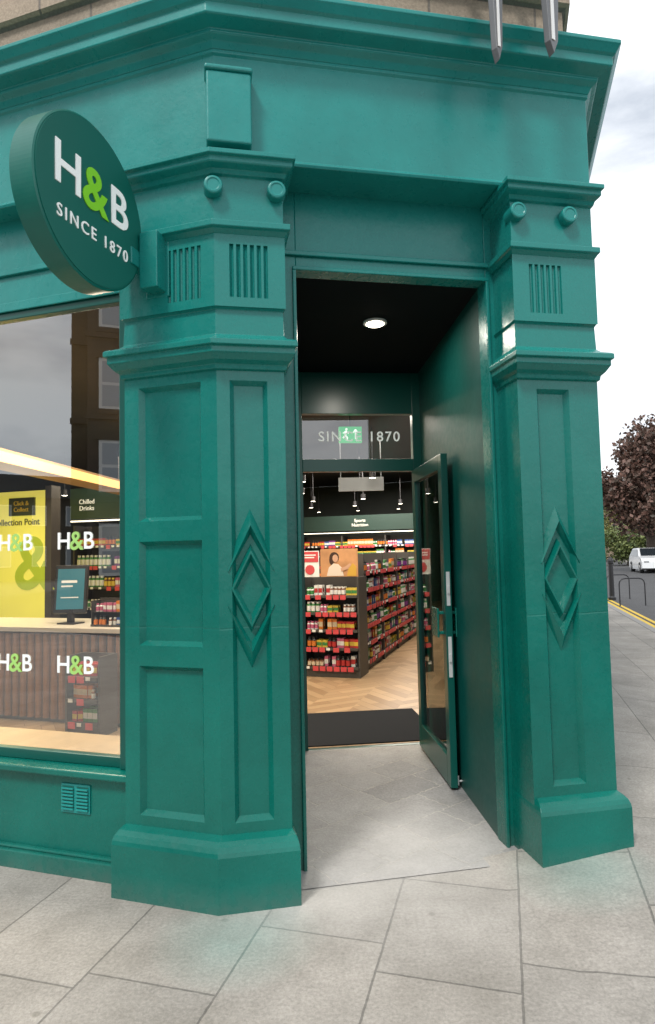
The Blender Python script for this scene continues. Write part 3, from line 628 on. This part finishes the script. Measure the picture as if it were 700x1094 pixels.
# ---------------------------------------------------------------- round projecting sign
FS=FL@T(-.355,-.412,3.045)@Matrix.Rotation(rad(90),4,'Z')
sg=thing('round_sign',FS,'round dark green projecting sign with white and lime lettering','sign')
m=MB(); m.lathe((0,0,0),'y',[(.346,0),(.353,.004),(.353,.108),(.346,.112)][::1],128); bd=m.make('sign_body',M_rim,FS,sg)
m=MB(); m.lathe((0,0,0),'y',[(.341,-.003),(.341,.001)],128); m.make('sign_face',M_signf,FS,sg)
logo_s=.245
text('lettering','H',logo_s,FS@T(-.165,-.005,.055),M_lettw,sg,bold=.003)
text('lettering','&',logo_s*1.06,FS@T(.0,-.006,.05),M_lime,sg,bold=.005)
text('lettering','B',logo_s,FS@T(.165,-.005,.055),M_lettw,sg,bold=.003)
text('lettering','SINCE 1870',.074,FS@T(0,-.005,-.135),M_lettw,sg,bold=.0002,space=1.28)
m=MB(); m.box(-.345,-.25,-.10,.0,2.80,3.07); m.box(-.36,-.235,-.022,-.001,2.78,3.09); m.box(-.40,-.345,-.16,-.04,2.9,2.98); m.make('bracket',M_paint,FL,sg,bevel=.004)
def blade(x,zl,lab,w):
    F=FU@T(x,-.30,0)
    th=thing('wall_bracket',F@T(0,.2,4.3),lab,'bracket','brackets above the cornice')
    m=MB(); m.prism([(-w*.5,zl+.01),(.0,zl-.05),(w*.6,zl+.03),(w,zl+.35),(w*.7,4.75),(-w*.9,4.75),(-w*.8,zl+.3)],-.03,.0,.004); m.make('blade',pmat('grey_blade',(.12,.125,.13),.35,.3,var=.3),F@Matrix.Rotation(rad(25),4,'Z'),th,bevel=.003)
    m=MB(); m.box(-.02,.02,0,.42,4.6,4.66); m.make('arm',M_dmet,F,th)
    m=MB(); m.box(-w*.25,w*.1,-.034,-.0305,zl+.02,4.7); m.make('blade_edge',M_white,F@Matrix.Rotation(rad(25),4,'Z'),th)
blade(1.30,3.86,'narrow dark metal blade with a white edge above the cornice',.045); blade(1.58,3.93,'broader dark metal blade with a white edge above the cornice',.065)
# ---------------------------------------------------------------- tenement across the street (seen in the window reflection)
tf=frame(-13.3,-20.9,123.4)
tn=thing('tenement_building',tf,'brown sandstone tenement with bay windows across the street','building')
m=MB(); m.box(0,14,.0,10,-.12,17)
for bx in (1.0,9.4): m.box(bx,bx+4,-1.2,0,-.1,16)
m.box(-.2,14.2,-.3,0,16.4,17.1)
for z in (3.6,6.8,10.0,13.2): 
    m.box(-.05,14.05,-.12,-.001,z,z+.22)
    for bx in (1.0,9.4): m.box(bx-.08,bx+4.08,-1.3,-1.201,z,z+.22)
m.make('wall',M_stoned,tf,tn)
M_gl2=pmat('sky_tinted_pane',(.42,.46,.5),.08,var=0)  # reflected sky put into the pane colour as a pale grey-blue
def twin(F,x,z,w=1.1,h=2.0):
    m=MB(); m.box(x,x+w,-.06,-.005,z,z+h,0); m.box(x-.12,x+w+.12,-.14,-.005,z-.2,z-.001,1); m.box(x-.12,x+w+.12,-.1,-.005,z+h+.001,z+h+.2,1)
    m.box(x+.12,x+w-.12,-.065,-.061,z+.12,z+h/2-.06,2); m.box(x+.12,x+w-.12,-.065,-.061,z+h/2+.06,z+h-.12,2)
    m.make('window',[M_white,M_stoned,M_gl2],F,tn)
for fl_ in range(5):
    z=.8+fl_*3.2
    for bx in (1.0,9.4):
        for dx in (.35,1.5,2.65): twin(tf@T(0,-1.2,0),bx+dx,z,.95)
    for x in (6.0,7.7): twin(tf,x,z,.9)
def block(name,F,w,d,h,mat,lab):
    t=thing(name,F,lab,'building'); m=MB(); m.box(0,w,0,d,-.12,h,0); m.make('wall',mat,F,t)
    m=MB(); m.prism([(-.3,h),(w+.3,h),(w-.5,h+1.6),(.5,h+1.6)],-.3,d+.3); m.make('roof',pmat('slate',(.08,.085,.09),.7),F,t)
    for i in range(int(w//2.4)):
        for z in [.9+3*j for j in range(int(h//3))]:
            m=MB(); m.box(.8+i*2.4,1.8+i*2.4,-.05,-.003,z,z+1.5,0); m.box(.87+i*2.4,1.73+i*2.4,-.055,-.051,z+.07,z+1.43,1); m.make('window',[M_white,M_gl2],F,t)
    return t
block('low_building',frame(-41,-29,105),16,8,6,M_stoned,'low brown stone building far down the street')
block('low_building',frame(-62,-10,95),18,8,6.5,M_stoned,'low brown stone building far down the street')
def tree(x,y,h,r,cols,lab,nleaf=5200,seed=3,name='tree',trunkh=.28,ls=.22):
    rnd=random.Random(seed); F=T(x,y,-.1); t=thing(name,F,lab,'tree')
    m=MB(); m.lathe((0,0,0),'z',[(r*.10,0),(r*.075,h*.15),(r*.06,h*.4),(r*.03,h*.7)],10)
    clumps=[]
    for i in range(46):
        a=rnd.uniform(0,6.283); e=rnd.uniform(-.8,1); rr=r*rnd.uniform(.25,.9)*math.sqrt(max(.05,1-abs(e)**2*.75))
        c=Vector((rr*math.cos(a),rr*math.sin(a),h*(trunkh+.34)+e*h*.31)); clumps.append((c,r*rnd.uniform(.2,.4)))
        p0=Vector((0,0,h*rnd.uniform(.2,.5))); d=c-p0; n=d.cross(Vector((0,0,1))).normalized()*r*.012; u=d.cross(n).normalized()*r*.012
        for q in ((n,u),(u,-n),(-n,-u),(-u,n)): m.poly([p0+q[0]*2,p0+q[1]*2,c+q[1]*.4,c+q[0]*.4])
    m.make('trunk',pmat('bark',(.09,.07,.055),.9),F,t)
    m=MB()
    for i in range(nleaf):
        c,cr=rnd.choice(clumps); v=Vector((rnd.gauss(0,1),rnd.gauss(0,1),rnd.gauss(0,1))).normalized()*cr*rnd.uniform(.3,1.08)
        p=c+v*1.0; s=ls*rnd.uniform(.6,1.3); a=Vector((rnd.uniform(-1,1),rnd.uniform(-1,1),rnd.uniform(-1,1))).normalized(); b=a.cross(Vector((rnd.uniform(-1,1),rnd.uniform(-1,1),rnd.uniform(-1,1)))).normalized()
        m.poly([p-a*s*.5,p-b*s*.32,p+a*s*.5,p+b*s*.32])
    mt,nt,bs=newmat('foliage'); g=nt.nodes.new('ShaderNodeNewGeometry'); cr=nt.nodes.new('ShaderNodeValToRGB'); cr.color_ramp.elements[0].color=(*cols[0],1); cr.color_ramp.elements[1].color=(*cols[1],1)
    nt.links.new(g.outputs['Random Per Island'],cr.inputs[0]); nt.links.new(cr.outputs[0],bs.inputs['Base Color']); bs.inputs['Roughness'].default_value=.6
    m.make('crown',mt,F,t); return t
tree(20.2,40,9.4,3.7,((.050,.038,.026),(.17,.088,.066)),'large copper-leaved tree standing beyond the parked car',20000,ls=.28,trunkh=.24)
tree(30,66,6,3.6,((.05,.06,.02),(.20,.19,.04)),'yellowing green street tree down the road',5000,5,ls=.34)
tree(35,62,5,3.2,((.03,.05,.02),(.09,.13,.04)),'small green tree beside the far pavement',4000,6,ls=.34)
tree(26.5,70,5.5,3.2,((.03,.05,.02),(.10,.13,.04)),'small green tree beside the far pavement',4000,8,ls=.34)
tree(24.5,52,3.6,2.6,((.05,.08,.02),(.16,.19,.05)),'low bushy green tree behind the parked car',4000,11,ls=.26,trunkh=.12)
block('terraced_house',frame(*kp(75,13),AR+0),20,8,6,M_stone,'pale stone terraced house at the end of the street')
block('terraced_house',frame(30,95,5),26,8,5,M_stone,'pale stone terraced house at the end of the street')
m=MB(); m.box(0,60,0,.4,0,1.1); bw_=m.make('garden_wall',M_stone,frame(*kp(30,12.3),AR)); tag(bw_,'low sandstone garden wall along the far pavement','wall')
def car(F,lab):
    t=thing('parked_car',F,lab,'car')
    prof=[(-2.0,.28),(-1.98,.62),(-1.85,.88),(-1.72,1.02),(-1.25,1.42),(.25,1.46),(1.0,1.0),(1.75,.86),(2.02,.66),(2.05,.30),(1.6,.2),(-1.7,.2)][::-1]
    m=MB(); n=len(prof)
    ys=[(-.86,.93),(-.80,1),(.80,1),(.86,.93)]
    def sec(y,k): 
        out=[]
        for x,z in prof:
            yy=y*(1-.16*max(0,(z-.9)/.55)); out.append((x*(.99 if k<1 else 1),yy,z))
        return out
    S=[sec(y,k) for y,k in ys]
    for a,b in zip(S,S[1:]):
        for i in range(n):
            j=(i+1)%n; m.poly([a[i],a[j],b[j],b[i]])
    m.poly(S[0][::-1]); m.poly(S[-1]); m.make('body',pmat('car_white',(.72,.73,.74),.2,var=.02,coat=.5),F,t,bevel=.03)
    gm=pmat('car_glass',(.02,.025,.03),.05,var=0)
    for sy in (-1,1):
        m=MB()
        q=[(-1.55,.98),(.82,.98),(.2,1.38),(-1.15,1.36)]
        m.poly([(x,sy*(.872-.8*.16*max(0,(z-.9)/.55)),z) for x,z in q]); m.make('side_window',gm,F,t)
    m=MB(); m.poly([(1.02,-.72,1.02),(1.02,.72,1.02),(.32,.64,1.44),(.32,-.64,1.44)]); m.make('windscreen',gm,F,t)
    m=MB(); m.poly([(-1.76,-.7,1.03),(-1.76,.7,1.03),(-1.32,.63,1.38),(-1.32,-.63,1.38)]); m.make('rear_window',gm,F,t)
    tm=col('tyre',(.02,.02,.02),.8)
    for wx in (-1.25,1.3):
        for sy in (-1,1):
            m=MB(); m.lathe((wx,sy*.78-.1,.31),'y',[(.31,0),(.32,.03),(.32,.17),(.31,.2)],24); wh=m.make('wheel',tm,F,t)
            m=MB(); m.lathe((wx,sy*.895-.01,.31),'y',[(.2,0),(.2,.02)],16); m.make('rim',M_metal,F,wh)
    for sy in (-1,1):
        m=MB(); m.box(1.93,2.04,sy*.62-.14,sy*.62+.14,.62,.74); m.make('headlight',M_metal,F,t,bevel=.02)
        m=MB(); m.box(-1.98,-1.9,sy*.68-.1,sy*.68+.1,.7,.9); m.make('tail_light',M_red,F,t,bevel=.02)
car(frame(19.4,38.6,AR+180,-.12),'white hatchback parked at the kerb facing up the street')
m=MB(); m.lathe((0,0,0),'z',[(.11,0),(.11,.08),(.075,.12),(.07,1.1),(.085,1.12),(.085,1.2),(.06,1.27),(.02,1.3)],20); o=m.make('bollard',pmat('black_iron',(.02,.02,.022),.4),T(8.62,19.6,-.12)); tag(o,'black cast iron bollard near the kerb','bollard')
def stand(x,yy,an):
    cu=MB(); pts=[(-.35,0)]+[(-.35,.6)]+[(-.35+.15*(1-math.cos(t)),.6+.15*math.sin(t)) for t in (.5,1.0,1.57)]+[(.35-.15*(1-math.cos(t)),.6+.15*math.sin(t)) for t in (1.57,1.0,.5)]+[(.35,.6),(.35,0)]
    r=.018
    for (x0,z0),(x1,z1) in zip(pts,pts[1:]):
        d=Vector((x1-x0,0,z1-z0)).normalized(); n=Vector((-d.z,0,d.x))*r; u=Vector((0,r,0))
        A=[Vector((x0,0,z0))+q for q in (n,u,-n,-u)];B=[Vector((x1,0,z1))+q for q in (n,u,-n,-u)]
        for i in range(4): j=(i+1)%4; cu.poly([A[i],A[j],B[j],B[i]])
    o=cu.make('cycle_stand',M_dmet,frame(x,yy,an,-.12)); tag(o,'grey steel hoop cycle stand beside the kerb','cycle stand','cycle stands by the kerb')
stand(8.3,17.6,0); stand(8.95,19.9,0)
# ---------------------------------------------------------------- world & sun
w=bpy.data.worlds.new('World'); scene.world=w; w.use_nodes=True; nt=w.node_tree; n=nt.nodes; l=nt.links
bg=n['Background']; sky=n.new('ShaderNodeTexSky'); sky.sky_type='NISHITA'; sky.sun_disc=False; sky.sun_elevation=rad(54); sky.sun_rotation=rad(209)
tc=n.new('ShaderNodeTexCoord'); mp=n.new('ShaderNodeMapping'); mp.inputs['Scale'].default_value=(1,1,2.6); l.new(tc.outputs['Generated'],mp.inputs[0])
nz=n.new('ShaderNodeTexNoise'); nz.inputs['Scale'].default_value=2.3; nz.inputs['Detail'].default_value=9; nz.inputs['Roughness'].default_value=.55; nz.inputs['Distortion'].default_value=.3; l.new(mp.outputs[0],nz.inputs[0])
cr=n.new('ShaderNodeValToRGB'); cr.color_ramp.elements[0].position=.34; cr.color_ramp.elements[1].position=.56
cr.color_ramp.elements[0].color=(5.0,5.4,6.0,1); cr.color_ramp.elements[1].color=(10.8,11.0,11.2,1); l.new(nz.outputs['Fac'],cr.inputs[0])
mx=n.new('ShaderNodeMixRGB'); mx.inputs[0].default_value=.9; l.new(sky.outputs[0],mx.inputs[1]); l.new(cr.outputs[0],mx.inputs[2]); l.new(mx.outputs[0],bg.inputs[0]); bg.inputs[1].default_value=.148
sl=bpy.data.lights.new('sun','SUN'); sl.energy=2.6; sl.angle=rad(11); sl.color=(1,.97,.92)
so=bpy.data.objects.new('sun',sl); COL.objects.link(so)
dirv=Vector((.30,.52,-.82)); so.rotation_euler=dirv.to_track_quat('-Z','Y').to_euler()
# ---------------------------------------------------------------- camera
c=bpy.data.cameras.new('camera'); c.sensor_fit='VERTICAL'; c.sensor_height=36; c.lens=682/1094*36; c.clip_end=2000; c.clip_start=.05
co=bpy.data.objects.new('camera',c); COL.objects.link(co)
co.matrix_world=T(0,0,1.55)@Matrix.Rotation(rad(90+3.53),4,'X')@Matrix.Rotation(rad(-1.26),4,'Z')
scene.camera=co
